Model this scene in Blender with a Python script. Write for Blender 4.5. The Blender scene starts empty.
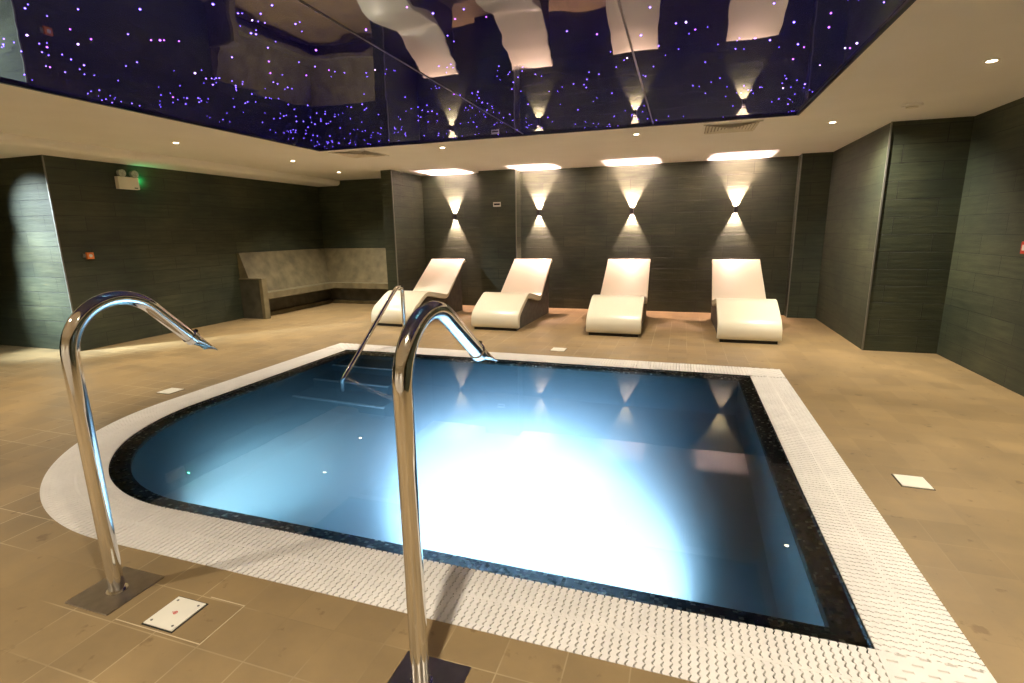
import bpy, bmesh, math, random
from mathutils import Vector, Matrix
rnd = random.Random(7)
S = bpy.context.scene
COL = S.collection
PI = math.pi

# ------------------------------------------------------------------ materials
def newmat(name):
    m = bpy.data.materials.new(name); m.use_nodes = True
    nt = m.node_tree; nt.nodes.clear()
    out = nt.nodes.new('ShaderNodeOutputMaterial')
    return m, nt, out
def principled(nt, out, color=(.5,.5,.5), rough=.5, metal=0, ior=1.5, coat=0):
    b = nt.nodes.new('ShaderNodeBsdfPrincipled')
    b.inputs['Base Color'].default_value = (*color, 1)
    b.inputs['Roughness'].default_value = rough
    b.inputs['Metallic'].default_value = metal
    b.inputs['IOR'].default_value = ior
    b.inputs['Coat Weight'].default_value = coat
    nt.links.new(b.outputs[0], out.inputs['Surface'])
    return b
def N(nt, t, **kw):
    n = nt.nodes.new(t)
    for k, v in kw.items():
        if k.startswith('i_'):
            n.inputs[k[2:].replace('_', ' ')].default_value = v
        else: setattr(n, k, v)
    return n
def mat_plain(name, color, rough=.5, metal=0, ior=1.5, coat=0, noise=.06, scale=8):
    m, nt, out = newmat(name)
    b = principled(nt, out, color, rough, metal, ior, coat)
    tc = N(nt, 'ShaderNodeTexCoord')
    nz = N(nt, 'ShaderNodeTexNoise'); nz.inputs['Scale'].default_value = scale; nz.inputs['Detail'].default_value = 4
    nt.links.new(tc.outputs['Object'], nz.inputs['Vector'])
    cr = N(nt, 'ShaderNodeValToRGB')
    cr.color_ramp.elements[0].position = .3; cr.color_ramp.elements[1].position = .7
    cr.color_ramp.elements[0].color = (*[c*(1-noise) for c in color], 1)
    cr.color_ramp.elements[1].color = (*[min(1, c*(1+noise)) for c in color], 1)
    nt.links.new(nz.outputs['Fac'], cr.inputs[0]); nt.links.new(cr.outputs[0], b.inputs['Base Color'])
    return m
def mat_emit(name, color, strength):
    m, nt, out = newmat(name)
    e = N(nt, 'ShaderNodeEmission'); e.inputs[0].default_value = (*color, 1); e.inputs[1].default_value = strength
    nt.links.new(e.outputs[0], out.inputs['Surface'])
    return m

def mat_wall():
    m, nt, out = newmat('dark_stone_cladding'); b = principled(nt, out, rough=.62)
    L = nt.links.new
    uv = N(nt, 'ShaderNodeUVMap')
    br = N(nt, 'ShaderNodeTexBrick'); br.offset = .5; br.offset_frequency = 2
    br.inputs['Scale'].default_value = 1; br.inputs['Mortar Size'].default_value = .004
    br.inputs['Brick Width'].default_value = .82; br.inputs['Row Height'].default_value = .2
    br.inputs['Mortar Smooth'].default_value = .3
    br.inputs['Color1'].default_value = (.046, .055, .036, 1); br.inputs['Color2'].default_value = (.033, .040, .027, 1)
    br.inputs['Mortar'].default_value = (.009, .010, .008, 1)
    L(uv.outputs[0], br.inputs['Vector'])
    mp = N(nt, 'ShaderNodeMapping'); mp.inputs['Scale'].default_value = (2.2, 22, 1); L(uv.outputs[0], mp.inputs[0])
    nz = N(nt, 'ShaderNodeTexNoise'); nz.inputs['Scale'].default_value = 1; nz.inputs['Detail'].default_value = 8; nz.inputs['Roughness'].default_value = .65
    L(mp.outputs[0], nz.inputs['Vector'])
    cr = N(nt, 'ShaderNodeValToRGB'); cr.color_ramp.elements[0].position = .3; cr.color_ramp.elements[0].color = (.55,.56,.55,1)
    cr.color_ramp.elements[1].position = .75; cr.color_ramp.elements[1].color = (1.35,1.32,1.22,1)
    L(nz.outputs['Fac'], cr.inputs[0])
    nz2 = N(nt, 'ShaderNodeTexNoise'); nz2.inputs['Scale'].default_value = 1.3; nz2.inputs['Detail'].default_value = 5; L(uv.outputs[0], nz2.inputs['Vector'])
    cr2 = N(nt, 'ShaderNodeValToRGB'); cr2.color_ramp.elements[0].position = .35; cr2.color_ramp.elements[0].color = (.62,.74,.66,1)
    cr2.color_ramp.elements[1].position = .68; cr2.color_ramp.elements[1].color = (1.38,1.32,1.12,1)
    L(nz2.outputs['Fac'], cr2.inputs[0])
    m1 = N(nt, 'ShaderNodeMix', data_type='RGBA', blend_type='MULTIPLY'); m1.inputs[0].default_value = 1
    L(br.outputs['Color'], m1.inputs[6]); L(cr.outputs[0], m1.inputs[7])
    m2 = N(nt, 'ShaderNodeMix', data_type='RGBA', blend_type='MULTIPLY'); m2.inputs[0].default_value = 1
    L(m1.outputs[2], m2.inputs[6]); L(cr2.outputs[0], m2.inputs[7])
    L(m2.outputs[2], b.inputs['Base Color'])
    bp = N(nt, 'ShaderNodeBump'); bp.inputs['Strength'].default_value = .5; bp.inputs['Distance'].default_value = .01
    ad = N(nt, 'ShaderNodeMath', operation='SUBTRACT'); L(nz.outputs['Fac'], ad.inputs[0]); L(br.outputs['Fac'], ad.inputs[1])
    L(ad.outputs[0], bp.inputs['Height']); L(bp.outputs[0], b.inputs['Normal'])
    return m

def mat_floor(base=(.32,.228,.115), name='tan_floor_tile', tile=.222, ox=.0, oy=.0):
    m, nt, out = newmat(name); b = principled(nt, out, rough=.42)
    L = nt.links.new
    tc = N(nt, 'ShaderNodeTexCoord')
    mp = N(nt, 'ShaderNodeMapping'); mp.inputs['Location'].default_value = (1.65, -1.405+.222*10, 0); L(tc.outputs['Object'], mp.inputs[0])
    br = N(nt, 'ShaderNodeTexBrick'); br.offset = 0
    br.inputs['Scale'].default_value = 1; br.inputs['Mortar Size'].default_value = .0028; br.inputs['Mortar Smooth'].default_value = .2
    br.inputs['Brick Width'].default_value = tile; br.inputs['Row Height'].default_value = tile
    br.inputs['Color1'].default_value = (*[c*1.05 for c in base], 1); br.inputs['Color2'].default_value = (*[c*.86 for c in base], 1)
    br.inputs['Mortar'].default_value = (*[c*.9 for c in base], 1)
    L(mp.outputs[0], br.inputs['Vector'])
    # the grout shows clearly only in patches
    nm = N(nt, 'ShaderNodeTexNoise'); nm.inputs['Scale'].default_value = .9; nm.inputs['Detail'].default_value = 3; L(tc.outputs['Object'], nm.inputs['Vector'])
    gr = N(nt, 'ShaderNodeValToRGB'); gr.color_ramp.elements[0].position = .42; gr.color_ramp.elements[1].position = .62; L(nm.outputs['Fac'], gr.inputs[0])
    mul = N(nt, 'ShaderNodeMath', operation='MULTIPLY'); L(br.outputs['Fac'], mul.inputs[0]); L(gr.outputs[0], mul.inputs[1])
    mul2 = N(nt, 'ShaderNodeMath', operation='MULTIPLY'); L(mul.outputs[0], mul2.inputs[0]); 
    sx=N(nt,'ShaderNodeSeparateXYZ'); L(tc.outputs['Object'],sx.inputs[0])
    gx=N(nt,'ShaderNodeMapRange'); gx.inputs['From Min'].default_value=-.2; gx.inputs['From Max'].default_value=1.4; gx.inputs['To Min'].default_value=.75; gx.inputs['To Max'].default_value=.06; L(sx.outputs[0],gx.inputs[0]); L(gx.outputs[0],mul2.inputs[1])
    mg = N(nt, 'ShaderNodeMix', data_type='RGBA'); L(mul2.outputs[0], mg.inputs[0]); L(br.outputs['Color'], mg.inputs[6]); mg.inputs[7].default_value = (.68,.56,.36,1)
    # cloudy wear, fine grain, dark spots
    n1 = N(nt, 'ShaderNodeTexNoise'); n1.inputs['Scale'].default_value = 2.3; n1.inputs['Detail'].default_value = 9; n1.inputs['Roughness'].default_value = .62; L(tc.outputs['Object'], n1.inputs['Vector'])
    c1 = N(nt, 'ShaderNodeValToRGB'); c1.color_ramp.elements[0].position = .3; c1.color_ramp.elements[0].color = (.78,.79,.82,1)
    c1.color_ramp.elements[1].position = .7; c1.color_ramp.elements[1].color = (1.12,1.1,1.04,1); L(n1.outputs['Fac'], c1.inputs[0])
    x1 = N(nt, 'ShaderNodeMix', data_type='RGBA', blend_type='MULTIPLY'); x1.inputs[0].default_value = 1; L(mg.outputs[2], x1.inputs[6]); L(c1.outputs[0], x1.inputs[7])
    n2 = N(nt, 'ShaderNodeTexNoise'); n2.inputs['Scale'].default_value = 11; n2.inputs['Detail'].default_value = 4; L(tc.outputs['Object'], n2.inputs['Vector'])
    c2 = N(nt, 'ShaderNodeValToRGB'); c2.color_ramp.elements[0].position = .29; c2.color_ramp.elements[0].color = (.62,.58,.55,1)
    c2.color_ramp.elements[1].position = .36; c2.color_ramp.elements[1].color = (1,1,1,1); L(n2.outputs['Fac'], c2.inputs[0])
    x2 = N(nt, 'ShaderNodeMix', data_type='RGBA', blend_type='MULTIPLY'); x2.inputs[0].default_value = .8; L(x1.outputs[2], x2.inputs[6]); L(c2.outputs[0], x2.inputs[7])
    L(x2.outputs[2], b.inputs['Base Color'])
    rr = N(nt, 'ShaderNodeMapRange'); rr.inputs['To Min'].default_value = .32; rr.inputs['To Max'].default_value = .55; L(n1.outputs['Fac'], rr.inputs[0]); L(rr.outputs[0], b.inputs['Roughness'])
    bp = N(nt, 'ShaderNodeBump'); bp.inputs['Strength'].default_value = .25; bp.inputs['Distance'].default_value = .002
    L(n1.outputs['Fac'], bp.inputs['Height']); L(bp.outputs[0], b.inputs['Normal'])
    return m

def mat_mosaic():
    m, nt, out = newmat('black_glass_mosaic'); b = principled(nt, out, rough=.18)
    L = nt.links.new
    uv = N(nt, 'ShaderNodeTexCoord')
    vo = N(nt, 'ShaderNodeTexVoronoi', distance='CHEBYCHEV'); vo.inputs['Scale'].default_value = 55; vo.inputs['Randomness'].default_value = .12
    L(uv.outputs['Object'], vo.inputs['Vector'])
    cr = N(nt, 'ShaderNodeValToRGB'); e = cr.color_ramp.elements
    e[0].position = 0; e[0].color = (.004,.009,.007,1); e[1].position = 1; e[1].color = (.42,.46,.38,1)
    for p_, c_ in ((.55,(.009,.018,.013,1)),(.78,(.02,.036,.028,1)),(.9,(.075,.1,.08,1))):
        k = e.new(p_); k.color = c_
    sp = N(nt, 'ShaderNodeSeparateColor'); L(vo.outputs['Color'], sp.inputs[0]); L(sp.outputs[0], cr.inputs[0])
    L(cr.outputs[0], b.inputs['Base Color'])
    bp = N(nt, 'ShaderNodeBump'); bp.inputs['Strength'].default_value = .6; bp.inputs['Distance'].default_value = .004
    L(sp.outputs[1], bp.inputs['Height']); L(bp.outputs[0], b.inputs['Normal'])
    return m

def mat_basin():
    m, nt, out = newmat('pale_blue_pool_tile'); b = principled(nt, out, rough=.35)
    L = nt.links.new
    tc = N(nt, 'ShaderNodeTexCoord')
    vo = N(nt, 'ShaderNodeTexVoronoi', distance='CHEBYCHEV'); vo.inputs['Scale'].default_value = 24; vo.inputs['Randomness'].default_value = .0
    L(tc.outputs['Object'], vo.inputs['Vector'])
    sp = N(nt, 'ShaderNodeSeparateColor'); L(vo.outputs['Color'], sp.inputs[0])
    mx = N(nt, 'ShaderNodeMix', data_type='RGBA'); mx.inputs[6].default_value = (.034,.072,.08,1); mx.inputs[7].default_value = (.05,.10,.11,1)
    L(sp.outputs[0], mx.inputs[0]); L(mx.outputs[2], b.inputs['Base Color'])
    return m

def mat_water():
    m, nt, out = newmat('pool_water')
    L = nt.links.new
    g = N(nt, 'ShaderNodeBsdfGlass'); g.inputs['IOR'].default_value = 1.33; g.inputs['Roughness'].default_value = 0
    tc = N(nt, 'ShaderNodeTexCoord')
    nz = N(nt, 'ShaderNodeTexNoise'); nz.inputs['Scale'].default_value = 2.2; nz.inputs['Detail'].default_value = 3; L(tc.outputs['Object'], nz.inputs['Vector'])
    bp = N(nt, 'ShaderNodeBump'); bp.inputs['Strength'].default_value = .04; bp.inputs['Distance'].default_value = .01
    L(nz.outputs['Fac'], bp.inputs['Height']); L(bp.outputs[0], g.inputs['Normal'])
    L(g.outputs[0], out.inputs['Surface'])
    ab = N(nt, 'ShaderNodeVolumeAbsorption'); ab.inputs['Color'].default_value = (.17,.48,.68,1); ab.inputs['Density'].default_value = WATER_ABS
    sc_ = nt.nodes.new('ShaderNodeVolumeScatter'); sc_.inputs['Color'].default_value = (.72,.9,1,1); sc_.inputs['Density'].default_value = WATER_SCAT
    sc_.inputs['Anisotropy'].default_value = .0
    add = nt.nodes.new('ShaderNodeAddShader'); L(ab.outputs[0], add.inputs[0]); L(sc_.outputs[0], add.inputs[1])
    L(add.outputs[0], out.inputs['Volume'])
    return m
WATER_ABS = .75; WATER_SCAT = .6

def mat_membrane():
    m, nt, out = newmat('glossy_navy_stretch_membrane')
    b = principled(nt, out, (.012,.012,.24), .02, 0, 1.95)
    L = nt.links.new
    tc = N(nt, 'ShaderNodeTexCoord')
    nz = N(nt, 'ShaderNodeTexNoise'); nz.inputs['Scale'].default_value = 1.1; nz.inputs['Detail'].default_value = 2; L(tc.outputs['Object'], nz.inputs['Vector'])
    bp = N(nt, 'ShaderNodeBump'); bp.inputs['Strength'].default_value = .18; bp.inputs['Distance'].default_value = .03
    L(nz.outputs['Fac'], bp.inputs['Height']); L(bp.outputs[0], b.inputs['Normal'])
    return m

M = {}
M['wall'] = mat_wall(); M['floor'] = mat_floor(); M['mosaic'] = mat_mosaic(); M['basin'] = mat_basin()
M['water'] = mat_water(); M['membrane'] = mat_membrane()
M['plaster'] = mat_plain('white_ceiling_paint', (.90,.90,.89), .8, noise=.02, scale=2)
M['grating'] = mat_plain('white_plastic_grating', (.90,.87,.83), .45, noise=.05, scale=6)
M['lounger'] = mat_plain('cream_moulded_shell', (.78,.73,.58), .32, noise=.015, scale=3)
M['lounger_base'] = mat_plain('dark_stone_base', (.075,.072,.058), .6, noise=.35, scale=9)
M['steel'] = mat_plain('polished_stainless_steel', (.74,.73,.71), .08, 1, noise=.02)
M['brushed'] = mat_plain('brushed_stainless_plate', (.42,.39,.35), .28, 1, noise=.1, scale=20)
M['trim'] = mat_plain('satin_metal_edge_trim', (.22,.22,.20), .4, .6, noise=.05)
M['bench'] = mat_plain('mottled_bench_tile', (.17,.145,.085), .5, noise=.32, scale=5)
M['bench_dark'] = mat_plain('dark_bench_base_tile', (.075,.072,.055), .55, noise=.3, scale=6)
M['white_plastic'] = mat_plain('white_plastic', (.8,.78,.72), .4, noise=.03)
M['white_plate'] = mat_plain('off_white_cover_plastic', (.86,.83,.72), .4, noise=.03)
M['black'] = mat_plain('black_metal', (.012,.012,.013), .4, .3)
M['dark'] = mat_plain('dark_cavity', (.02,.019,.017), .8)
M['red'] = mat_plain('red_plastic', (.6,.03,.02), .4)
M['orange'] = mat_plain('orange_plastic', (.75,.22,.05), .4)
M['grout'] = mat_plain('pale_grout', (.62,.52,.35), .7)
M['navy_edge'] = mat_plain('navy_edge_profile', (.006,.007,.03), .3)
M['seam'] = mat_plain('purple_grey_seam', (.10,.08,.12), .3)
M['vent_metal'] = mat_plain('cream_painted_vent', (.7,.67,.6), .5)
M['vent_shadow'] = mat_plain('vent_louvre_shade', (.34,.31,.27), .7)  # backing tone stands in for the shade between the louvres
M['clear'] = mat_plain('frosted_lamp_head', (.42,.46,.42), .25, coat=.4, noise=.3, scale=60)
M['lamp_glow'] = mat_emit('warm_lamp_glow', (1,.82,.55), 25)
M['pool_glow'] = mat_emit('cool_pool_lamp', (.75,.9,1), 30)
M['green_led'] = mat_emit('green_led', (.05,1,.3), 12)
M['star_blue'] = mat_emit('blue_fibre_point', (.22,.12,1), 7)
M['star_violet'] = mat_emit('violet_fibre_point', (.55,.12,1), 5)
M['star_white'] = mat_emit('white_fibre_point', (.7,.42,1), 8)

# ------------------------------------------------------------------ mesh helpers
class MB:
    def __init__(s): s.v=[]; s.f=[]; s.sm=[]
    def add(s, vs, fs, smooth=False):
        o=len(s.v); s.v+= [tuple(v) for v in vs]; s.f+=[tuple(i+o for i in f) for f in fs]; s.sm+=[smooth]*len(fs); return s
    def box(s, x0,x1,y0,y1,z0,z1):
        vs=[(x,y,z) for z in (z0,z1) for y in (y0,y1) for x in (x0,x1)]
        return s.add(vs,[(0,2,3,1),(4,5,7,6),(0,1,5,4),(2,6,7,3),(0,4,6,2),(1,3,7,5)])
    def prism(s, poly, x0, x1, axis='x', smooth=False):
        # poly in (a,b) extruded along axis; axis x: (y,z); y: (x,z); z: (x,y)
        n=len(poly)
        def P(t,a,b): return {'x':(t,a,b),'y':(a,t,b),'z':(a,b,t)}[axis]
        vs=[P(x0,*p) for p in poly]+[P(x1,*p) for p in poly]
        s.add(vs,[tuple(range(n-1,-1,-1)),tuple(range(n,2*n))]+[(i,(i+1)%n,n+(i+1)%n,n+i) for i in range(n)],smooth)
        return s
    def tube(s, pts, r, n=16, caps=True, radii=None):
        pts=[Vector(p) for p in pts]; rings=[]; up=None
        for i,p in enumerate(pts):
            t=(pts[min(i+1,len(pts)-1)]-pts[max(i-1,0)]).normalized()
            if up is None: up=Vector((1,0,0)) if abs(t.x)<.9 else Vector((0,1,0))
            a=(up-t*up.dot(t)).normalized(); b=t.cross(a); up=a
            rr=radii[i] if radii else r
            rings.append([p+a*math.cos(2*PI*k/n)*rr+b*math.sin(2*PI*k/n)*rr for k in range(n)])
        vs=[v for g in rings for v in g]
        fs=[(i*n+k,i*n+(k+1)%n,(i+1)*n+(k+1)%n,(i+1)*n+k) for i in range(len(pts)-1) for k in range(n)]
        s.add(vs,fs,True)
        if caps:
            s.add(rings[0],[tuple(range(n-1,-1,-1))]); s.add(rings[-1],[tuple(range(n))])
        return s
    def cyl(s, c, r, h, n=24, axis='z', r2=None):
        c=Vector(c); d={'x':Vector((1,0,0)),'y':Vector((0,1,0)),'z':Vector((0,0,1))}[axis]
        return s.tube([c,c+d*h],r,n,radii=[r,r if r2 is None else r2])
    def ringdisc(s, c, r0, r1, z0, z1, n=32):
        x,y=c; vs=[]
        for (r,z) in ((r0,z0),(r1,z0),(r1,z1),(r0,z1)):
            vs+=[(x+r*math.cos(2*PI*k/n),y+r*math.sin(2*PI*k/n),z) for k in range(n)]
        fs=[(j*n+k,j*n+(k+1)%n,((j+1)%4)*n+(k+1)%n,((j+1)%4)*n+k) for j in range(4) for k in range(n)]
        return s.add(vs,fs)
    def build(s, name, mat, parent=None, bevel=0, fixn=True, seg=2, autosm=False):
        me=bpy.data.meshes.new(name); me.from_pydata(s.v,[],s.f); me.materials.append(mat)
        me.polygons.foreach_set('use_smooth', s.sm)
        if fixn:
            bm=bmesh.new(); bm.from_mesh(me); bmesh.ops.recalc_face_normals(bm,faces=bm.faces); bm.to_mesh(me); bm.free()
        o=bpy.data.objects.new(name,me); COL.objects.link(o)
        if parent: o.parent=parent
        if bevel:
            b=o.modifiers.new('bevel','BEVEL'); b.width=bevel; b.segments=seg; b.limit_method='ANGLE'; b.angle_limit=math.radians(35)
        return o
def rel(mb, loc):  # shift a world-space mesh so that the thing's Empty at loc carries it
    mb.v=[(x-loc[0],y-loc[1],z-loc[2]) for x,y,z in mb.v]; return mb
def tag(o,label=None,cat=None,group=None,kind=None):
    if label: o['label']=label
    if cat: o['category']=cat
    if group: o['group']=group
    if kind: o['kind']=kind
    return o
def thing(name,label,cat,loc=(0,0,0),rz=0,group=None):
    o=bpy.data.objects.new(name,None); o.empty_display_size=.1; COL.objects.link(o); o.location=loc; o.rotation_euler=(0,0,rz)
    return tag(o,label,cat,group)
def copy_tree(o,parent=None):
    c=o.copy(); COL.objects.link(c)
    if parent: c.parent=parent
    for ch in list(o.children): copy_tree(ch,c)
    return c
def uv_metres(o):
    me=o.data; uv=me.uv_layers.new(name='UVMap')
    for p in me.polygons:
        n=p.normal
        for li in p.loop_indices:
            v=me.vertices[me.loops[li].vertex_index].co
            if abs(n.x)>abs(n.y) and abs(n.x)>abs(n.z): uv.data[li].uv=(v.y+.31,v.z)
            elif abs(n.y)>abs(n.z): uv.data[li].uv=(v.x+.13,v.z)
            else: uv.data[li].uv=(v.x,v.y)
def struct(o,label=None):
    o['kind']='structure'
    if label: o['label']=label
    return o
def set_label(o,l,group=None):
    o['label']=l
    if group: o['group']=group

# ------------------------------------------------------------------ dimensions
ZC=2.65
YB=9.92; XL=-7.72; XR=2.95; XREC=2.19; YREC=7.22; YN=-2.6; XF=-10.5; YCOL=4.65
# pool grating outline
GO=dict(x0=-4.52,x1=1.075,y0=1.57,y1=5.99); W=.335; RAD=1.81
GI=dict(x0=GO['x0']+W,x1=GO['x1']-W,y0=GO['y0']+W,y1=GO['y1']-W)
AC=(GO['x0']+RAD, GO['y0']+RAD)   # centre of the rounded corner
def outline(off, n=36):
    """closed loop, counter-clockwise, inset by off from the outer grating edge, rounded at the near left"""
    x0,x1,y0,y1=GO['x0']+off,GO['x1']-off,GO['y0']+off,GO['y1']-off; r=RAD-off
    pts=[(x1,y0),(x1,y1),(x0,y1)]
    for i in range(n+1):
        a=PI+ (PI/2)*i/n
        pts.append((AC[0]+r*math.cos(a),AC[1]+r*math.sin(a)))
    return pts

def flat_with_hole(name, outer, hole, z, mat, up=True):
    bm=bmesh.new(); es=[]
    for loop in (outer,hole):
        vs=[bm.verts.new((x,y,z)) for x,y in loop]
        es+=[bm.edges.new((vs[i],vs[(i+1)%len(vs)])) for i in range(len(vs))]
    bmesh.ops.triangle_fill(bm,use_beauty=True,use_dissolve=False,edges=es)
    for f in bm.faces:
        if (f.normal.z>0)!=up: f.normal_flip()
    me=bpy.data.meshes.new(name); bm.to_mesh(me); bm.free(); me.materials.append(mat)
    o=bpy.data.objects.new(name,me); COL.objects.link(o); return o
room=[(XF,YN),(XR,YN),(XR,YREC),(XREC,YREC),(XREC,YB),(XL,YB),(XL,YCOL),(XF,YCOL)]
struct(flat_with_hole('floor',room,outline(0),0,M['floor']),'tan tiled pool deck floor')
# ceiling with the opening of the starlight panel
PX0,PX1,PY0,PY1=-4.93,1.10,.75,6.43
ceil=flat_with_hole('ceiling',room,[(PX0,PY0),(PX1,PY0),(PX1,PY1),(PX0,PY1)],ZC,M['plaster'],up=False)
struct(ceil,'white painted ceiling border around the starlight panel')
# lowered soffit with a rounded lip along the left wall
sof=[(XL,ZC),(XL,2.54),(-7.240,2.54),(-7.200,2.545),(-7.170,2.56),(-7.155,2.585),(-7.150,2.61),(-7.15,ZC)]
struct(MB().prism(sof,YN,YB,'y').build('trim_1',M['plaster']),'lowered white soffit along the left wall')
struct(MB().box(XF,XL,YN,YCOL,2.54,ZC).build('trim_2',M['plaster']))

def wall(name,poly,label):
    # plan polyline given with outward offset polygon, extruded to full height
    o=MB().prism(poly,0,ZC,'z').build(name,M['wall']); uv_metres(o); return struct(o,label)
T=.15
wall('wall_left',[(XL,YCOL),(XL,YB+T),(XL-T,YB+T),(XL-T,YCOL+T),(XF,YCOL+T),(XF,YCOL)],'dark stone clad left wall')
wall('wall_far_left',[(XF,YN),(XF,YCOL+T),(XF-T,YCOL+T),(XF-T,YN)],'dark stone clad wall of the side passage')
wall('wall_back',[(XL,YB),(XREC,YB),(XREC,YB+T),(XL,YB+T)],'dark stone clad back wall with up and down lights')
wall('wall_right',[(XR,YN),(XR+T,YN),(XR+T,YREC+T),(XREC+T,YREC+T),(XREC+T,YB+T),(XREC,YB+T),(XREC,YREC),(XR,YREC)],'dark stone clad right wall with a stepped corner')
wall('wall_near',[(XF,YN-T),(XR,YN-T),(XR,YN),(XF,YN)],'pale wall behind the viewpoint').data.materials[0]=M['plaster']
wall('wall_nib',[(-5.38,8.72),(-5.16,8.72),(-5.16,YB),(-5.38,YB)],'projecting stone clad nib wall beside the bench')
wall('wall_pilaster',[(-3.78,9.6),(-3.04,9.6),(-3.04,YB),(-3.78,YB)],'flat stone clad pilaster between two wall lights')
wall('wall_pilaster',[(1.757,9.65),(XREC,9.65),(XREC,YB),(1.757,YB)],'dark stone clad pilaster in the back right corner')
# metal corner trims
k=3
for (x,y) in ((-5.155,8.715),(-3.035,9.595),(1.752,9.645),(XREC-.004,YREC-.004),(XL+.004,YCOL-.004)):
    struct(MB().box(x-.008,x+.008,y-.008,y+.008,0,ZC if x>-7 else 2.54).build('trim_%d'%k,M['trim'])); k+=1
# pale grout bead at the foot of the back wall
# ------------------------------------------------------------------ pool
pool=thing('swimming_pool','rectangular spa pool with a black mosaic rim and one rounded corner','pool',(AC[0]+1.3,AC[1],0))
pl=tuple(pool.location)
DEP=-1.15; RI=.115
def ring_strip(mb, offs_z, n=36, smooth=False):
    loops=[[(x,y,z) for x,y in outline(o,n)] for o,z in offs_z]
    m=len(loops[0]); vs=[v for l in loops for v in l]
    fs=[(j*m+i,j*m+(i+1)%m,(j+1)*m+(i+1)%m,(j+1)*m+i) for j in range(len(loops)-1) for i in range(m)]
    mb.add(vs,fs,smooth); return mb
rim=ring_strip(MB(),[(W-.012,-.3),(W-.012,-.004),(W,-.004),(W+.01,-.02),(W+RI,-.05),(W+RI,-.13)])
rel(rim,pl).build('mosaic_rim',M['mosaic'],pool,fixn=False)
b=ring_strip(MB(),[(W+RI+.002,-.12),(W+RI+.002,DEP)])
lp=outline(W+RI+.002); b.add([(x,y,DEP) for x,y in lp],[tuple(range(len(lp)))])
rel(b,pl).build('basin',M['basin'],pool,fixn=False)
# gutter channel under the grating
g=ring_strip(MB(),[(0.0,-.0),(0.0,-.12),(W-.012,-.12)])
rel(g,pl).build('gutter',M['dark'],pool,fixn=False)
# steps down from the back left corner
st=MB()
xa,xb=GI['x0']+RI+.01,-3.22; yb=GI['y1']-RI-.01
for i,(d,z) in enumerate(((.36,-.28),(.72,-.55),(1.08,-.82))):
    st.box(xa,xb+.16*i,yb-d,yb-d+.37,DEP+.002,z)
rel(st,pl).build('steps',M['basin'],pool,bevel=.008)
sn=MB()
for i,(d,z) in enumerate(((.36,-.28),(.72,-.55),(1.08,-.82))):
    sn.box(xa,xb+.16*i+.004,yb-d-.004,yb-d+.03,z-.03,z+.003)
rel(sn,pl).build('step_nosing',M['white_plastic'],pool)
# water: closed body, its sides buried in the rim
w=ring_strip(MB(),[(W+.004,-.012),(W+RI+.03,DEP-.02)]) 
lt=outline(W+.004); lb=outline(W+RI+.03)
wm=MB(); n_=len(lt)
wm.add([(x,y,-.010) for x,y in lt]+[(x,y,-.3) for x,y in lt]+[(x,y,DEP-.03) for x,y in outline(W-.0+.0)],
       [tuple(range(n_))]+[(j*n_+i,j*n_+(i+1)%n_,(j+1)*n_+(i+1)%n_,(j+1)*n_+i) for j in range(2) for i in range(n_)]+[tuple(range(3*n_-1,2*n_-1,-1))])
wo=wm.build('pool_water',M['water'])
tag(wo,'clear still blue pool water reflecting the wall lights','water',kind='stuff')

# ------------------------------------------------------------------ overflow grating: real wavy slats
grat=thing('overflow_grating','white wavy slatted overflow grating running all round the pool','grating',(AC[0],AC[1],0))
gl=tuple(grat.location)
PITCH=.0305; ROWS=[k_/11 for k_ in range(1,11)]
def slat(mb, fn, length, wid=.0119, amp=.0042, per=.0305, phase=0, z=.002, h=.02, seg=4):
    """fn(t) -> (point, unit tangent, unit sideways) for t in 0..length"""
    n=max(3,int(length/per*seg)); vs=[]
    for i in range(n+1):
        t=length*i/n; p,sd,k=fn(t)
        o=amp*math.sin(2*PI*t/per+phase)
        for q,zz in ((-wid,z-h),(-wid,z),(wid,z),(wid,z-h)):
            vs.append((p[0]+sd[0]*(o+q*k),p[1]+sd[1]*(o+q*k),zz))
    fs=[(4*i+j,4*i+4+j,4*i+5+j,4*i+1+j) for i in range(n) for j in range(3)]
    fs+=[(0,1,2,3),(4*n+3,4*n+2,4*n+1,4*n)]
    mb.add(vs,fs)
def straight(mb, x0,y0, dx,dy, count, sx,sy, length):
    for i in range(count):
        px,py=x0+dx*(i+.5)*PITCH, y0+dy*(i+.5)*PITCH
        slat(mb,lambda t:((px+sx*t,py+sy*t),(dx,dy),1),length)
def bars(mb, pts_list, z=0):
    pass
# near run (slats point along Y)
mb=MB(); L_=GI['x1']-AC[0]; n=int(L_/PITCH); straight(mb,GI['x1'],GO['y0'],-1,0,n,0,1,W)
rest=L_-n*PITCH
def longbar(mb,off,wd=.004,z0=-.012,z1=.0018,mode='near'):
    if mode=='near': mb.box(AC[0],GI['x1'],GO['y0']+off-wd,GO['y0']+off+wd,z0,z1)
    if mode=='right': mb.box(GO['x1']-off-wd,GO['x1']-off+wd,GI['y0'],GI['y1'],z0,z1)
    if mode=='back': mb.box(GI['x0'],GI['x1'],GO['y1']-off-wd,GO['y1']-off+wd,z0,z1)
    if mode=='left': mb.box(GO['x0']+off-wd,GO['x0']+off+wd,AC[1],GI['y1'],z0,z1)
def arcbar(mb,off,wd=.004,z0=-.012,z1=.0018,n=40):
    vs=[];
    for i in range(n+1):
        a=PI+PI/2*i/n
        for r,z in ((RAD-off+wd,z0),(RAD-off+wd,z1),(RAD-off-wd,z1),(RAD-off-wd,z0)):
            vs.append((AC[0]+r*math.cos(a),AC[1]+r*math.sin(a),z))
    mb.add(vs,[(4*i+j,4*i+4+j,4*i+4+(j+1)%4,4*i+(j+1)%4) for i in range(n) for j in range(4)])
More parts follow.
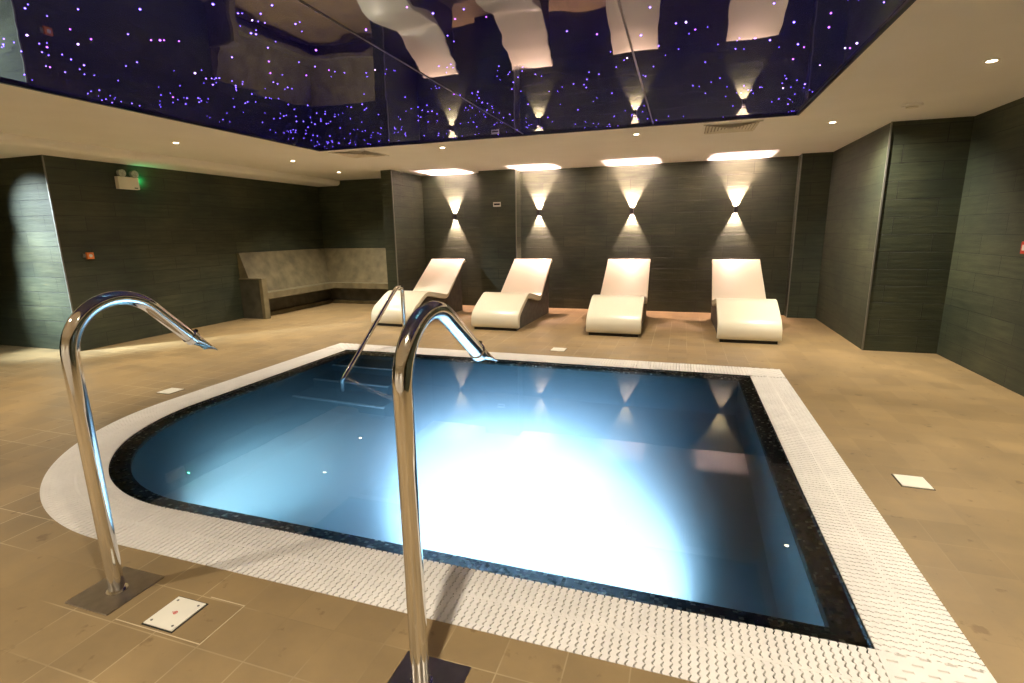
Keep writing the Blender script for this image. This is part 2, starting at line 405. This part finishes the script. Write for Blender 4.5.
longbar(mb,W/2,.006,z1=.0028); [longbar(mb,W*f,.0030,z1=-.0005) for f in ROWS]
rel(mb,gl).build('grating_run',M['grating'],grat)
mb=MB(); n=int((GI['y1']-GI['y0'])/PITCH); straight(mb,GI['x1'],GI['y0'],0,1,n,1,0,W)
longbar(mb,W/2,.006,z1=.0028,mode='right'); [longbar(mb,W*f,.0030,z1=-.0005,mode='right') for f in ROWS]
rel(mb,gl).build('grating_run',M['grating'],grat)
mb=MB(); n=int((GI['x1']-GI['x0'])/PITCH); straight(mb,GI['x1'],GI['y1'],-1,0,n,0,1,W)
longbar(mb,W/2,.006,z1=.0028,mode='back'); [longbar(mb,W*f,.0030,z1=-.0005,mode='back') for f in ROWS]
rel(mb,gl).build('grating_run',M['grating'],grat)
mb=MB(); n=int((GI['y1']-AC[1])/PITCH); straight(mb,GO['x0'],AC[1],0,1,n,1,0,W)
longbar(mb,W/2,.006,z1=.0028,mode='left'); [longbar(mb,W*f,.0030,z1=-.0005,mode='left') for f in ROWS]
rel(mb,gl).build('grating_run',M['grating'],grat)
mb=MB(); n=int((RAD-W/2)*PI/2/PITCH)
for i in range(n):
    a=PI+(PI/2)*(i+.5)/n; c,s_=math.cos(a),math.sin(a)
    slat(mb,lambda t:((AC[0]+(RAD-W+t)*c,AC[1]+(RAD-W+t)*s_),(-s_,c),(RAD-W+t)/(RAD-W/2)),W)
arcbar(mb,W/2,.006,z1=.0028); [arcbar(mb,W*f,.0030,z1=-.0005) for f in ROWS]
rel(mb,gl).build('grating_corner',M['grating'],grat)
# square corner pieces: solid plate with rows of short slots
def corner(x0,y0,flipx=1):
    mb=MB(); 
    rows=9; rp=W/rows
    mb.box(x0,x0+W,y0,y0+W,-.02,-.006)
    for r in range(rows):
        y=y0+r*rp
        # raised ribs broken by slots
        mb.box(x0,x0+W,y,y+rp*.72,-.006,.002)
        c=x0+(.02 if r%2 else .055)
        xs=[x0]
        while c<x0+W-.03:
            mb.box(xs[-1],c,y+rp*.72,y+rp,-.006,.002); xs.append(c+.035); c+=.075
        mb.box(min(xs[-1],x0+W-.004),x0+W,y+rp*.72,y+rp,-.006,.002)
    return mb
for (cx,cy) in ((GI['x1'],GO['y0']),(GI['x1'],GI['y1']),(GO['x0'],GI['y1'])):
    rel(corner(cx,cy),gl).build('corner_plate',M['grating'],grat)

# ------------------------------------------------------------------ spouts
def spout(X,Y,a,l,label,plate_c):
    t=thing('water_spout',label,'water spout',(X,Y,0),0,'curved steel water spouts')
    R_=.208; zc=1.045; pts=[(0,0,-.02+ .03*i) for i in range(0,1)]
    pts=[(0,0,z) for z in (0,.3,.6,.9,1.0)]
    for i in range(25):
        th=(PI/2+a)*i/24; pts.append((0,R_-R_*math.cos(th),zc+R_*math.sin(th)))
    e=Vector(pts[-1]); d=Vector((0,math.cos(a),-math.sin(a))); up=Vector((0,math.sin(a),math.cos(a)))
    L1=l-.13
    for s in (.1,.5,1): pts.append(tuple(e+d*L1*s))
    MB().tube(pts,.0305,28).build('pipe',M['steel'],t)
    c=e+d*(L1-.02)
    MB().tube([c,c+d*.03],.0350,28).build('collar',M['steel'],t)
    k0=c+d*.016+up*.031
    MB().tube([k0,k0+up*.016],.009,14).build('screw',M['black'],t)
    # flat fan nozzle: round section flattening and cut on a slant
    n=28; c0=c+d*.01; rings=[]
    K=9
    for j in range(K):
        f=j/(K-1); rr=.031
        wx=rr*(1+.42*f); hz=rr*(1-.76*f**1.2)
        ring=[]
        for q in range(n):
            an=2*PI*q/n; x=math.cos(an)*wx; h=math.sin(an)*hz
            adv=.135*f
            ring.append(c0+d*(adv+ (-.03*f if h<0 else 0))+up*(h+ .012*f)+Vector((x,0,0)))
        rings.append(ring)
    mb=MB(); mb.add([v for g_ in rings for v in g_],[(j*n+q,j*n+(q+1)%n,(j+1)*n+(q+1)%n,(j+1)*n+q) for j in range(K-1) for q in range(n)],True)
    o=mb.build('nozzle',M['steel'],t); so=o.modifiers.new('thick','SOLIDIFY'); so.thickness=.003
    px,py=plate_c[0]-X,plate_c[1]-Y; h=.125
    MB().box(px-h,px+h,py-h,py+h,.0,.005).build('floor_plate',M['brushed'],t,bevel=.0015)
    MB().ringdisc((0,0),.0300,.040,.004,.010).build('weld_ring',M['steel'],t)
    return t
spout(-2.258,1.322,.785,.380,'left curved stainless steel water spout arching over the near pool edge',(-2.27,1.325))
spout(-.768,1.288,.61,.469,'right curved stainless steel water spout nearest the viewer',(-.755,1.275))

# ------------------------------------------------------------------ handrail at the pool steps
hr=thing('pool_handrail','slim bent steel handrail leading down into the far left pool corner','handrail',(-3.56,6.12,0))
pts=[(0,0,0),(0,0,.70)]
for i in range(7):
    th=PI/2*i/6; pts.append((0,-.06+.06*math.cos(th),.74+.06*math.sin(th)))
pts+=[(0,-.13,.80)]
ang=math.atan2(.80,1.45)
pts+=[(0,-.17,.785),(0,-.23,.745),(.165,-1.60,.0),(.17,-1.65,-.04),(.172,-1.67,-.10),(.172,-1.67,-.45)]
MB().tube(pts,.026,16).build('rail',M['steel'],hr)
MB().tube([(0,0,0),(0,0,.012)],.05,24).build('base_flange',M['steel'],hr)

# ------------------------------------------------------------------ loungers
def make_lounger():
    t=thing('heated_lounger','','lounger',(0,0,0),0,'moulded cream loungers by the back wall')
    top=[(0,.045),(-.002,.10),(0,.16),(.015,.215),(.05,.268),(.10,.315),(.20,.372),(.32,.435),(.44,.493),(.50,.517),(.55,.525),(.61,.522),(.70,.505),(.90,.465),(1.08,.428),(1.18,.410),(1.235,.408),(1.28,.432),(1.34,.478),(1.50,.605),(1.75,.80),(1.98,.975),(2.01,.998)]
    th=.082
    # offset inward
    nrm=[]
    for i in range(len(top)):
        a=top[max(0,i-1)]; b=top[min(len(top)-1,i+1)]
        dx,dy=b[0]-a[0],b[1]-a[1]; L=math.hypot(dx,dy); nrm.append((dy/L,-dx/L))
    bot=[(p[0]+n_[0]*th,p[1]+n_[1]*th) for p,n_ in zip(top,nrm)]
    bot[0]=(.082,.045); bot[-1]=(2.165,.94)
    top=[(y*1.045,z) for y,z in top]
    hw=.393
    def tp(y): return 1-.055*max(0,min(1,(y-1.2)/.8))
    mb=MB(); m=len(top)
    sec=[]
    vs=[(x*tp(p[0]),*p) for x in (-hw,hw) for p in top]+[(x*tp(p[0]),*p) for x in (-hw,hw) for p in bot]
    T0,T1,B0,B1=0,m,2*m,3*m
    fs=[];
    mb.v=[tuple(v) for v in vs]
    for i in range(m-1):
        mb.f.append((T0+i,T1+i,T1+i+1,T0+i+1)); mb.sm.append(True)
        mb.f.append((B0+i,B0+i+1,B1+i+1,B1+i)); mb.sm.append(True)
        mb.f.append((T0+i,T0+i+1,B0+i+1,B0+i)); mb.sm.append(False)
        mb.f.append((T1+i,B1+i,B1+i+1,T1+i+1)); mb.sm.append(False)
    mb.f+= [(T0,B0,B1,T1),(T0+m-1,T1+m-1,B1+m-1,B0+m-1)]; mb.sm+=[False,False]
    mb.build('shell',M['lounger'],t,bevel=.012,seg=3)
    # tiled base under the shell, upright at the back
    und=[(p[0],p[1]-.0) for p in bot if .14<p[0]<1.97]
    poly=[(.14,.0)]+[(x,z+.004) for x,z in und]+[(1.97,und[-1][1]+ .03),(1.97,0)]
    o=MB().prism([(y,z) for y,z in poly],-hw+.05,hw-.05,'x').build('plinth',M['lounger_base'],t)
    MB().box(-hw+.04,hw-.04,.03,.14,.0,.05).build('kick_or_shade_strip',M['black'],t)  # black strip put in for the shadow gap under the shell front
    return t
proto=make_lounger()
lspots=[(-4.50,7.32,-.045),(-2.715,7.39,-.020),(-.885,7.35,0),(.905,7.29,.018)]
llab=['cream lounger furthest left, half behind the steel handrail',
      'cream lounger second from the left, in front of the flat pilaster',
      'cream lounger third from the left, facing the middle of the pool',
      'cream lounger furthest right, nearest the recessed dark corner']
for i,(x,y,r) in enumerate(lspots):
    o=proto if i==0 else copy_tree(proto)
    o.location=(x,y,0); o.rotation_euler=(0,0,r); set_label(o,llab[i])

# ------------------------------------------------------------------ corner bench
bn=thing('corner_bench','L shaped mottled tile bench with a sloping backrest in the far left corner','bench',(-7.3,8.6,0))
bl=tuple(bn.location)
XS=-7.2; Y0=7.45; YS=9.50; XE=-5.385; e_=.003
m_=MB(); m_.prism([(XL+e_,Y0+.1),(XS,Y0+.1),(XS,YS),(XE,YS),(XE,YB-e_),(XL+e_,YB-e_)],.35,.475,'z'); rel(m_,bl).build('seat',M['bench'],bn,bevel=.008)
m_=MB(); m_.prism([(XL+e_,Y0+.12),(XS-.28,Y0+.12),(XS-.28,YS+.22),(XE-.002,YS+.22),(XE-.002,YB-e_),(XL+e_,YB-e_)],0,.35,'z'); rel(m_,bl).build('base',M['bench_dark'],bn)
m_=MB(); m_.prism([(XS-.30,Y0+.12),(XS-.22,Y0+.12),(XS-.22,YS+.16),(XS-.30,YS+.16)],0,.07,'z'); m_.prism([(XS-.22,YS+.16),(XE-.003,YS+.16),(XE-.003,YS+.24),(XS-.22,YS+.24)],0,.07,'z'); rel(m_,bl).build('kick_or_shade_strip',M['bench'],bn)
# backrest: two mitred wedges
def wedge_back():
    mb=MB(); zb,zt=.475,1.20; tb,tt=.30,.05
    a=[(XL+e_,Y0),(XL+e_+tb,Y0)]
    vs=[(XL+e_,Y0+.02,zb),(XL+tb,Y0+.02,zb),(XL+tt,Y0+.02,zt),(XL+e_,Y0+.02,zt),
        (XL+e_,YB-e_,zb),(XL+tb,YB-tb,zb),(XL+tt,YB-tt,zt),(XL+e_,YB-e_,zt)]
    f=[(0,1,2,3),(0,4,5,1),(1,5,6,2),(2,6,7,3),(0,3,7,4)]
    mb.add(vs,f)
    vs=[(XE,YB-e_,zb),(XE,YB-tb,zb),(XE,YB-tt,zt),(XE,YB-e_,zt),
        (XL+e_,YB-e_,zb),(XL+tb,YB-tb,zb),(XL+tt,YB-tt,zt),(XL+e_,YB-e_,zt)]
    f=[(0,3,2,1),(0,1,5,4),(1,2,6,5),(2,3,7,6),(0,4,7,3)]
    mb.add(vs,f); return mb
rel(wedge_back(),bl).build('backrest',M['bench'],bn)
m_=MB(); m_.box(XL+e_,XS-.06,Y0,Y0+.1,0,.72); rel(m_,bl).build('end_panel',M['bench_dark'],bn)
m_=MB(); m_.box(XS-.06,XS+.01,Y0-.01,Y0+.11,0,.72); m_.box(XL+e_,XS-.06,Y0-.01,Y0+.11,.72,.745); m_.box(XS-.06,XS+.01,Y0-.01,Y0+.11,.72,.745); rel(m_,bl).build('end_cap',M['bench'],bn,bevel=.004)

# ------------------------------------------------------------------ starlight ceiling panel
sp=thing('starlight_ceiling_panel','glossy navy mirror ceiling panel with violet star points above the pool','ceiling panel',((PX0+PX1)/2,(PY0+PY1)/2,ZC))
sl=tuple(sp.location); ZM=2.672
m_=MB(); m_.box(PX0,PX1,PY0,PY1,ZM,ZM+.01); rel(m_,sl).build('membrane',M['membrane'],sp)
m_=MB(); w_=.028
for (a,b_,c,d_) in ((PX0,PX1,PY0,PY0+w_),(PX0,PX1,PY1-w_,PY1),(PX0,PX0+w_,PY0+w_,PY1-w_),(PX1-w_,PX1,PY0+w_,PY1-w_)):
    m_.box(a,b_,c,d_,ZC+.001,ZM)
rel(m_,sl).build('edge_profile',M['navy_edge'],sp)
for xs in (-1.92,-.38):
    m_=MB(); m_.box(xs-.006,xs+.006,PY0+w_,PY1-w_,ZM-.004,ZM-.0005); rel(m_,sl).build('seam',M['seam'],sp)
# star points: clusters, denser towards the far edge
def unpx(x,y,z):   # point of the real ceiling plane where the photograph shows a star
    d=CAMR.transposed() @ Vector((x-512,-(y-341.5),513.16)); t=(z-1.5)/d.z; return Vector((0,0,1.5))+d*t
CAMR=Matrix(((0.95087933,0.30917247,-0.01552037),(-0.05018204,0.20342351,0.97780399),(-0.30546728,0.92899476,-0.20894611)))
stars=[]
big=[(25,8),(78,9),(140,9),(70,29),(27,35),(91,39),(128,34),(47,47),(42,52),(50,67),(46,66),(65,72),(34,89),(39,91),(151,40),(160,40),(164,40),(179,41),(232,57),(195,73),(251,33),(256,34),(316,50),(238,13),(213,4),(272,5),(102,100),(106,99),(187,98),(173,97),(137,62),(84,65),(78,44),(315,124),(330,136),(407,7),(366,29),(366,30),(433,13),(454,94),(567,31),(597,34),(650,7),(676,23),(641,35),(700,121),(798,44),(804,47),(845,48),(850,48),(857,43),(793,59),(820,65),(805,84),(797,80),(831,13),(829,27),(884,2),(774,3),(720,78),(686,22),(755,38),(770,40),(794,22),(788,104),(783,88)]
for x,y in big:
    p_=unpx(x,y,ZM); 
    if PX0+.05<p_.x<PX1-.05 and PY0+.05<p_.y<PY1-.05: stars.append((p_.x,p_.y,rnd.uniform(.0038,.0065)))
while len(stars)<560:
    y=PY0+.06+(PY1-PY0-.12)*rnd.random()**.55; x=rnd.uniform(PX0+.06,PX1-.06)
    if rnd.random()<.45:
        for _ in range(rnd.randint(2,5)):
            xx=x+rnd.gauss(0,.09); yy=y+rnd.gauss(0,.11)
            if PX0+.05<xx<PX1-.05 and PY0+.05<yy<PY1-.05: stars.append((xx,yy,rnd.uniform(.0022,.0045)))
    else: stars.append((x,y,rnd.uniform(.0025,.005)))
def dome(mb,c,r,n=8):
    x,y,z=c; vs=[(x+r*math.cos(2*PI*k/n),y+r*math.sin(2*PI*k/n),z) for k in range(n)]
    vs+=[(x+.6*r*math.cos(2*PI*k/n),y+.6*r*math.sin(2*PI*k/n),z-.6*r) for k in range(n)]
    mb.add(vs,[(k,(k+1)%n,n+(k+1)%n,n+k) for k in range(n)]+[tuple(range(n,2*n))]); return mb
inview=[s for s in stars if s[1]>2.2]
inview.sort(key=lambda s:-s[2]/math.hypot(s[0],s[1]))
for s_ in inview[:100]:
    mm=M[rnd.choices(['star_violet','star_blue','star_white'],[3,1,1.2] if s_[0]<-2.6 else [1,3,1])[0]]
    m_=dome(MB(),(s_[0],s_[1],ZM-.001),s_[2]); rel(m_,sl).build('fibre_point',mm,sp)
few=set(inview[:100]); m_=MB()
for s_ in stars:
    if s_ not in few: dome(m_,(s_[0],s_[1],ZM-.001),s_[2],6)
o=rel(m_,sl).build('fibre_points',M['star_blue'],sp); o['kind']='stuff'

# ------------------------------------------------------------------ lights
def spot(name,loc,target,power,color,size=math.radians(120),blend=.6,radius=.03):
    l=bpy.data.lights.new(name,'SPOT'); l.energy=power; l.color=color; l.spot_size=size; l.spot_blend=blend; l.shadow_soft_size=radius
    o=bpy.data.objects.new(name,l); COL.objects.link(o); o.location=loc
    o.rotation_euler=(Vector(target)-Vector(loc)).to_track_quat('-Z','Y').to_euler(); return o
def point(name,loc,power,color,radius=.01):
    l=bpy.data.lights.new(name,'POINT'); l.energy=power; l.color=color; l.shadow_soft_size=radius
    o=bpy.data.objects.new(name,l); COL.objects.link(o); o.location=loc; return o
WARM=(1,.88,.70)
DL_P=185; SC_P=360
dls=[(1.54,6.97,'round warm downlight above the furthest right lounger'),
     (-.60,6.85,'round warm downlight above the third lounger'),
     (-3.20,6.80,'round warm downlight above the floor between the two left loungers'),
     (-5.90,7.03,'round warm downlight in front of the bench, middle of three on the left'),
     (-6.20,8.60,'round warm downlight over the corner bench, furthest back'),
     (-6.05,5.14,'round warm downlight on the left border, nearest the emergency light'),
     (2.05,4.90,'round warm downlight over the deck at upper right'),
     (-6.05,3.0,None),(2.05,2.75,None),(2.05,.6,None),(-.62,.55,None),(-3.45,.25,None),(-6.1,.8,None),(-3.2,-1.7,None),(0,-1.7,None),(-6.1,-1.7,None)]  # the row behind the viewer is added to brighten the steel's reflections
def make_dl():
    t=thing('downlight','','downlight',(0,0,0),0,'recessed warm downlights in the white ceiling')
    MB().ringdisc((0,0),.032,.048,-.006,-.0005).build('bezel',M['white_plastic'],t)
    MB().cyl((0,0,-.002),.031,.0015,24).build('lens',M['lamp_glow'],t)
    return t
dp=make_dl()
for i,(x,y,lab) in enumerate(dls):
    o=dp if i==0 else copy_tree(dp)
    o.location=(x,y,ZC)
    set_label(o,lab or 'round warm downlight nearer the viewer, out of the picture, added where behind the viewer')
    spot('downlight_beam',(x,y,ZC-.012),(x,y,0) if i else (2.19,7.35,1.2),DL_P*(1.45 if i==0 else .92 if lab else .85),WARM,math.radians(116),.95,.03)
# cool light from the passage at far left
t=copy_tree(dp); t.location=(-8.75,3.55,2.54); set_label(t,'cool white downlight in the left side passage'); t.children[0]; 
for zt,pw,cn in ((.3,1000,32),(1.0,900,32),(1.74,800,29)):
    spot('passage_beam',(-9.2,2.7,2.50),(-7.98,4.65,zt),pw,(.82,.95,1),math.radians(cn),1,.04)
spot('passage_beam',(-8.35,2.35,2.50),(-8.1,3.9,0),110,(.82,.95,1),math.radians(60),1,.04)
t.location=(-8.35,2.35,2.54)

# wall sconces
def make_sconce():
    t=thing('wall_sconce','','wall light',(0,0,0),0,'black up and down lights on the back wall')
    mb=MB(); w2,d2,h2,tk=.025,.048,.050,.004; yc=-.062
    # open square tube: four thin sides
    mb.box(-w2-tk,w2+tk,yc+d2,yc+d2+tk,-h2,h2); mb.box(-w2-tk,w2+tk,yc-d2-tk,yc-d2,-h2,h2)
    mb.box(-w2-tk,-w2,yc-d2,yc+d2,-h2,h2); mb.box(w2,w2+tk,yc-d2,yc+d2,-h2,h2)
    mb.build('housing',M['black'],t)
    MB().box(-.03,.03,yc+d2+tk,-.001,-.04,.04).build('wall_bracket',M['black'],t)
    return t
sc=make_sconce()
for i,(x,z,lab) in enumerate([(-4.44,1.85,'black up and down wall light furthest left, behind the first lounger'),
        (-2.66,1.885,'black up and down wall light just right of the flat pilaster'),
        (-.90,1.865,'black up and down wall light behind the third lounger'),
        (.85,1.845,'black up and down wall light furthest right')]):
    o=sc if i==0 else copy_tree(sc)
    o.location=(x,YB,z-.03); set_label(o,lab)
    for sg in (-1,1):
        spot('sconce_beam',(x,YB-.062,z-.03),(x,YB-.062,z-.03+sg),SC_P*(1.35 if sg>0 else .55),(1,.66,.56),math.radians(125),1,.006)

# underwater lamps on the near pool wall
def pool_lamp(x,tgt,power,label,size=80,blend=1,z=-.55,col=(.85,.93,1)):
    y=GI['y0']+RI+.005
    t=thing('underwater_light',label,'pool light',(x,y,z),0,'underwater lights on the near pool wall')
    MB().tube([(0,0,0),(0,.02,0)],.09,28).build('bezel',M['steel'],t)
    MB().tube([(0,.02,0),(0,.026,0)],.07,28).build('lens',M['pool_glow'],t)
    spot('pool_beam',(x,y+.05,z),tgt,power,col,math.radians(size*.82),blend,.05)
pool_lamp(-1.15,(-1.35,3.9,-1.15),9500,'round underwater light under the near edge, at the centre of the glow',102,1,-.5)
pool_lamp(-.02,(-.9,3.0,-1.1),5000,'round underwater light at the right hand end of the glow',140,1,-.45)

pool_lamp(-2.75,(-3.1,4.2,-1.0),320,'added unseen underwater fill light, towards the rounded corner',140,1,-.5,(.62,.95,1))  # added fill lamp that brightens the water on the left
# ------------------------------------------------------------------ small fittings
# emergency twin spot light on the left wall
em=thing('emergency_light','white twin headed emergency light with green indicator high on the left wall','emergency light',(XL,5.65,2.28))
MB().box(.0,.07,-.15,.15,-.09,.08).build('housing',M['white_plastic'],em,bevel=.006)
MB().box(.0705,.072,.07,.12,-.075,-.062).build('badge',M['dark'],em)
for y in (-.09,.09):
    h=MB().tube([(.02,y,.128),(.04,y,.128),(.095,y,.124)],.04,20,radii=[.034,.050,.052]).build('lamp_head',M['clear'],em)
    MB().tube([(.035,y,.075),(.035,y,.10)],.012,10).build('swivel',M['black'],em)
MB().tube([(.04,.15,.04),(.04,.158,.04)],.008,10).build('indicator',M['green_led'],em)
point('indicator_glow',(XL+.05,5.86,2.33),.55,(.05,1,.3),.01)
# call points
cp=thing('call_point','small orange call point on the left wall beside the bright column edge','call point',(XL,4.98,1.27))
MB().box(0,.035,-.045,.045,-.045,.045).build('box',M['orange'],cp,bevel=.005)
MB().tube([(.035,0,0),(.038,0,0)],.022,20).build('button',M['white_plastic'],cp)
MB().box(0,.02,-.085,-.05,-.02,.03).build('tab',M['trim'],cp)
cp=thing('call_point','small red call point on the right wall at the picture edge','call point',(XR,5.85,1.29))
MB().box(-.04,0,-.05,.05,-.055,.055).build('box',M['red'],cp,bevel=.005)
MB().box(-.043,-.04,-.025,.025,-.025,.025).build('glass',M['white_plastic'],cp)
# little plate on the pilaster
pz=thing('wall_plate','small white slotted plate on the flat pilaster','wall plate',(-3.415,9.6,2.02))
MB().box(-.075,.075,-.012,0,.018,.042).build('bar',M['white_plastic'],pz)
MB().box(-.075,.075,-.012,0,-.042,-.018).build('bar',M['white_plastic'],pz)
MB().box(-.075,.075,-.008,0,-.018,.018).build('slot',M['black'],pz)
MB().box(-.075,-.062,-.012,0,-.018,.018).build('end_bar',M['white_plastic'],pz); MB().box(.062,.075,-.012,0,-.018,.018).build('end_bar',M['white_plastic'],pz)
# ceiling air diffusers
def diffuser(x,y,label):
    t=thing('air_vent',label,'air vent',(x,y,ZC),0,'square ceiling air vents')
    def fr(mb,h,wd,z0,z1):
        mb.box(-h,h,-h,-h+wd,z0,z1); mb.box(-h,h,h-wd,h,z0,z1); mb.box(-h,-h+wd,-h+wd,h-wd,z0,z1); mb.box(h-wd,h,-h+wd,h-wd,z0,z1); return mb
    fr(MB(),.31,.03,-.008,-.0005).build('frame',M['plaster'],t)
    MB().box(-.28,.28,-.28,.28,-.002,-.0005).build('backing',M['vent_shadow'],t)
    for i in range(7):
        h=.272-.036*i
        # louvre blades, slanted square rings
        vs=[];
        for (hh,z) in ((h,-.012),(h-.022,-.003),(h-.024,-.004),(h-.002,-.013)):
            vs+=[(-hh,-hh,z),(hh,-hh,z),(hh,hh,z),(-hh,hh,z)]
        MB().add(vs,[(j*4+q,j*4+(q+1)%4,((j+1)%4)*4+(q+1)%4,((j+1)%4)*4+q) for j in range(4) for q in range(4)]).build('louvre',M['vent_metal'],t)
diffuser(.47,6.86,'square louvred air vent in the ceiling in front of the furthest right wall light')
diffuser(-4.55,6.83,'square louvred air vent in the ceiling by the left panel corner')
sd=thing('smoke_detector','flat round white detector on the ceiling at upper right','detector',(2.06,6.3,ZC))
MB().cyl((0,0,-.02),.085,.0195,32).build('body',M['plaster'],sd); MB().cyl((0,0,-.032),.05,.012,24).build('sensor_cap',M['white_plastic'],sd)

# deck plates
def plate(x,y,h,label,logo=False,h2=None):
    h2=h2 or h
    t=thing('deck_cover_plate',label,'cover plate',(x,y,0),0,'white square cover plates in the deck')
    MB().box(-h-.006,h+.006,-h2-.006,h2+.006,.0,.001).build('gasket',M['dark'],t)
    MB().box(-h,h,-h2,h2,.001,.006).build('lid',M['white_plate'],t,bevel=.0015)
    for sx in (-1,1):
        for sy in (-1,1):
            if logo: MB().cyl((sx*(h-.02),sy*(h2-.02),.006),.005,.001,12).build('screw',M['trim'],t)
    if logo:
        m_=MB().ringdisc((0,0),.0065,.009,.006,.0068,20); m_.box(-.005,.005,-.0015,.0015,.006,.0068); m_.box(-.001,.001,-.006,.006,.006,.0068); m_.box(-.016,-.012,-.002,.002,.006,.0068)
        m_.build('red_mark',M['red'],t)
    return t
plate(-1.885,1.292,.076,'white screwed cover plate with a red mark, beside the left spout base',True,.078)
plate(1.383,3.42,.078,'white cover plate in the deck right of the pool')
plate(-4.775,3.60,.082,'white cover plate in the deck left of the pool')
plate(-1.45,6.33,.09,'white cover plate in the deck between pool and loungers')
fr=thing('access_cover_frame','pale rectangular inlay line in the floor tiles around the red marked plate','access cover',(-1.87,1.305,0))
mb=MB(); hx,hy,wd=.222,.108,.0035
mb.box(-hx,hx,-hy,-hy+wd,0,.0012); mb.box(hx-wd,hx,-hy+wd,hy,0,.0012); mb.box(.04,hx-wd,hy-wd,hy,0,.0012)
mb.build('inlay_line',M['grout'],fr)

# ------------------------------------------------------------------ camera, view
cd=bpy.data.cameras.new('camera'); cam=bpy.data.objects.new('camera',cd); COL.objects.link(cam); S.camera=cam
cd.sensor_width=36; cd.lens=513.16/1024*36; cd.clip_start=.02
r,u,f=CAMR[0],CAMR[1],CAMR[2]
cam.matrix_world=Matrix(((r[0],u[0],-f[0],0),(r[1],u[1],-f[1],0),(r[2],u[2],-f[2],1.5),(0,0,0,1)))
w_=bpy.data.worlds.new('world'); S.world=w_; w_.use_nodes=True
w_.node_tree.nodes['Background'].inputs[0].default_value=(.02,.02,.02,1)
S.view_settings.view_transform='Standard'; S.view_settings.look='None'; S.view_settings.gamma=1; S.view_settings.use_curve_mapping=False
S.view_settings.exposure=.80
S.cycles.use_denoising=True
S.cycles.max_bounces=12; S.cycles.diffuse_bounces=5; S.cycles.sample_clamp_indirect=6
S.cycles.caustics_reflective=False; S.cycles.caustics_refractive=False; S.cycles.blur_glossy=.5
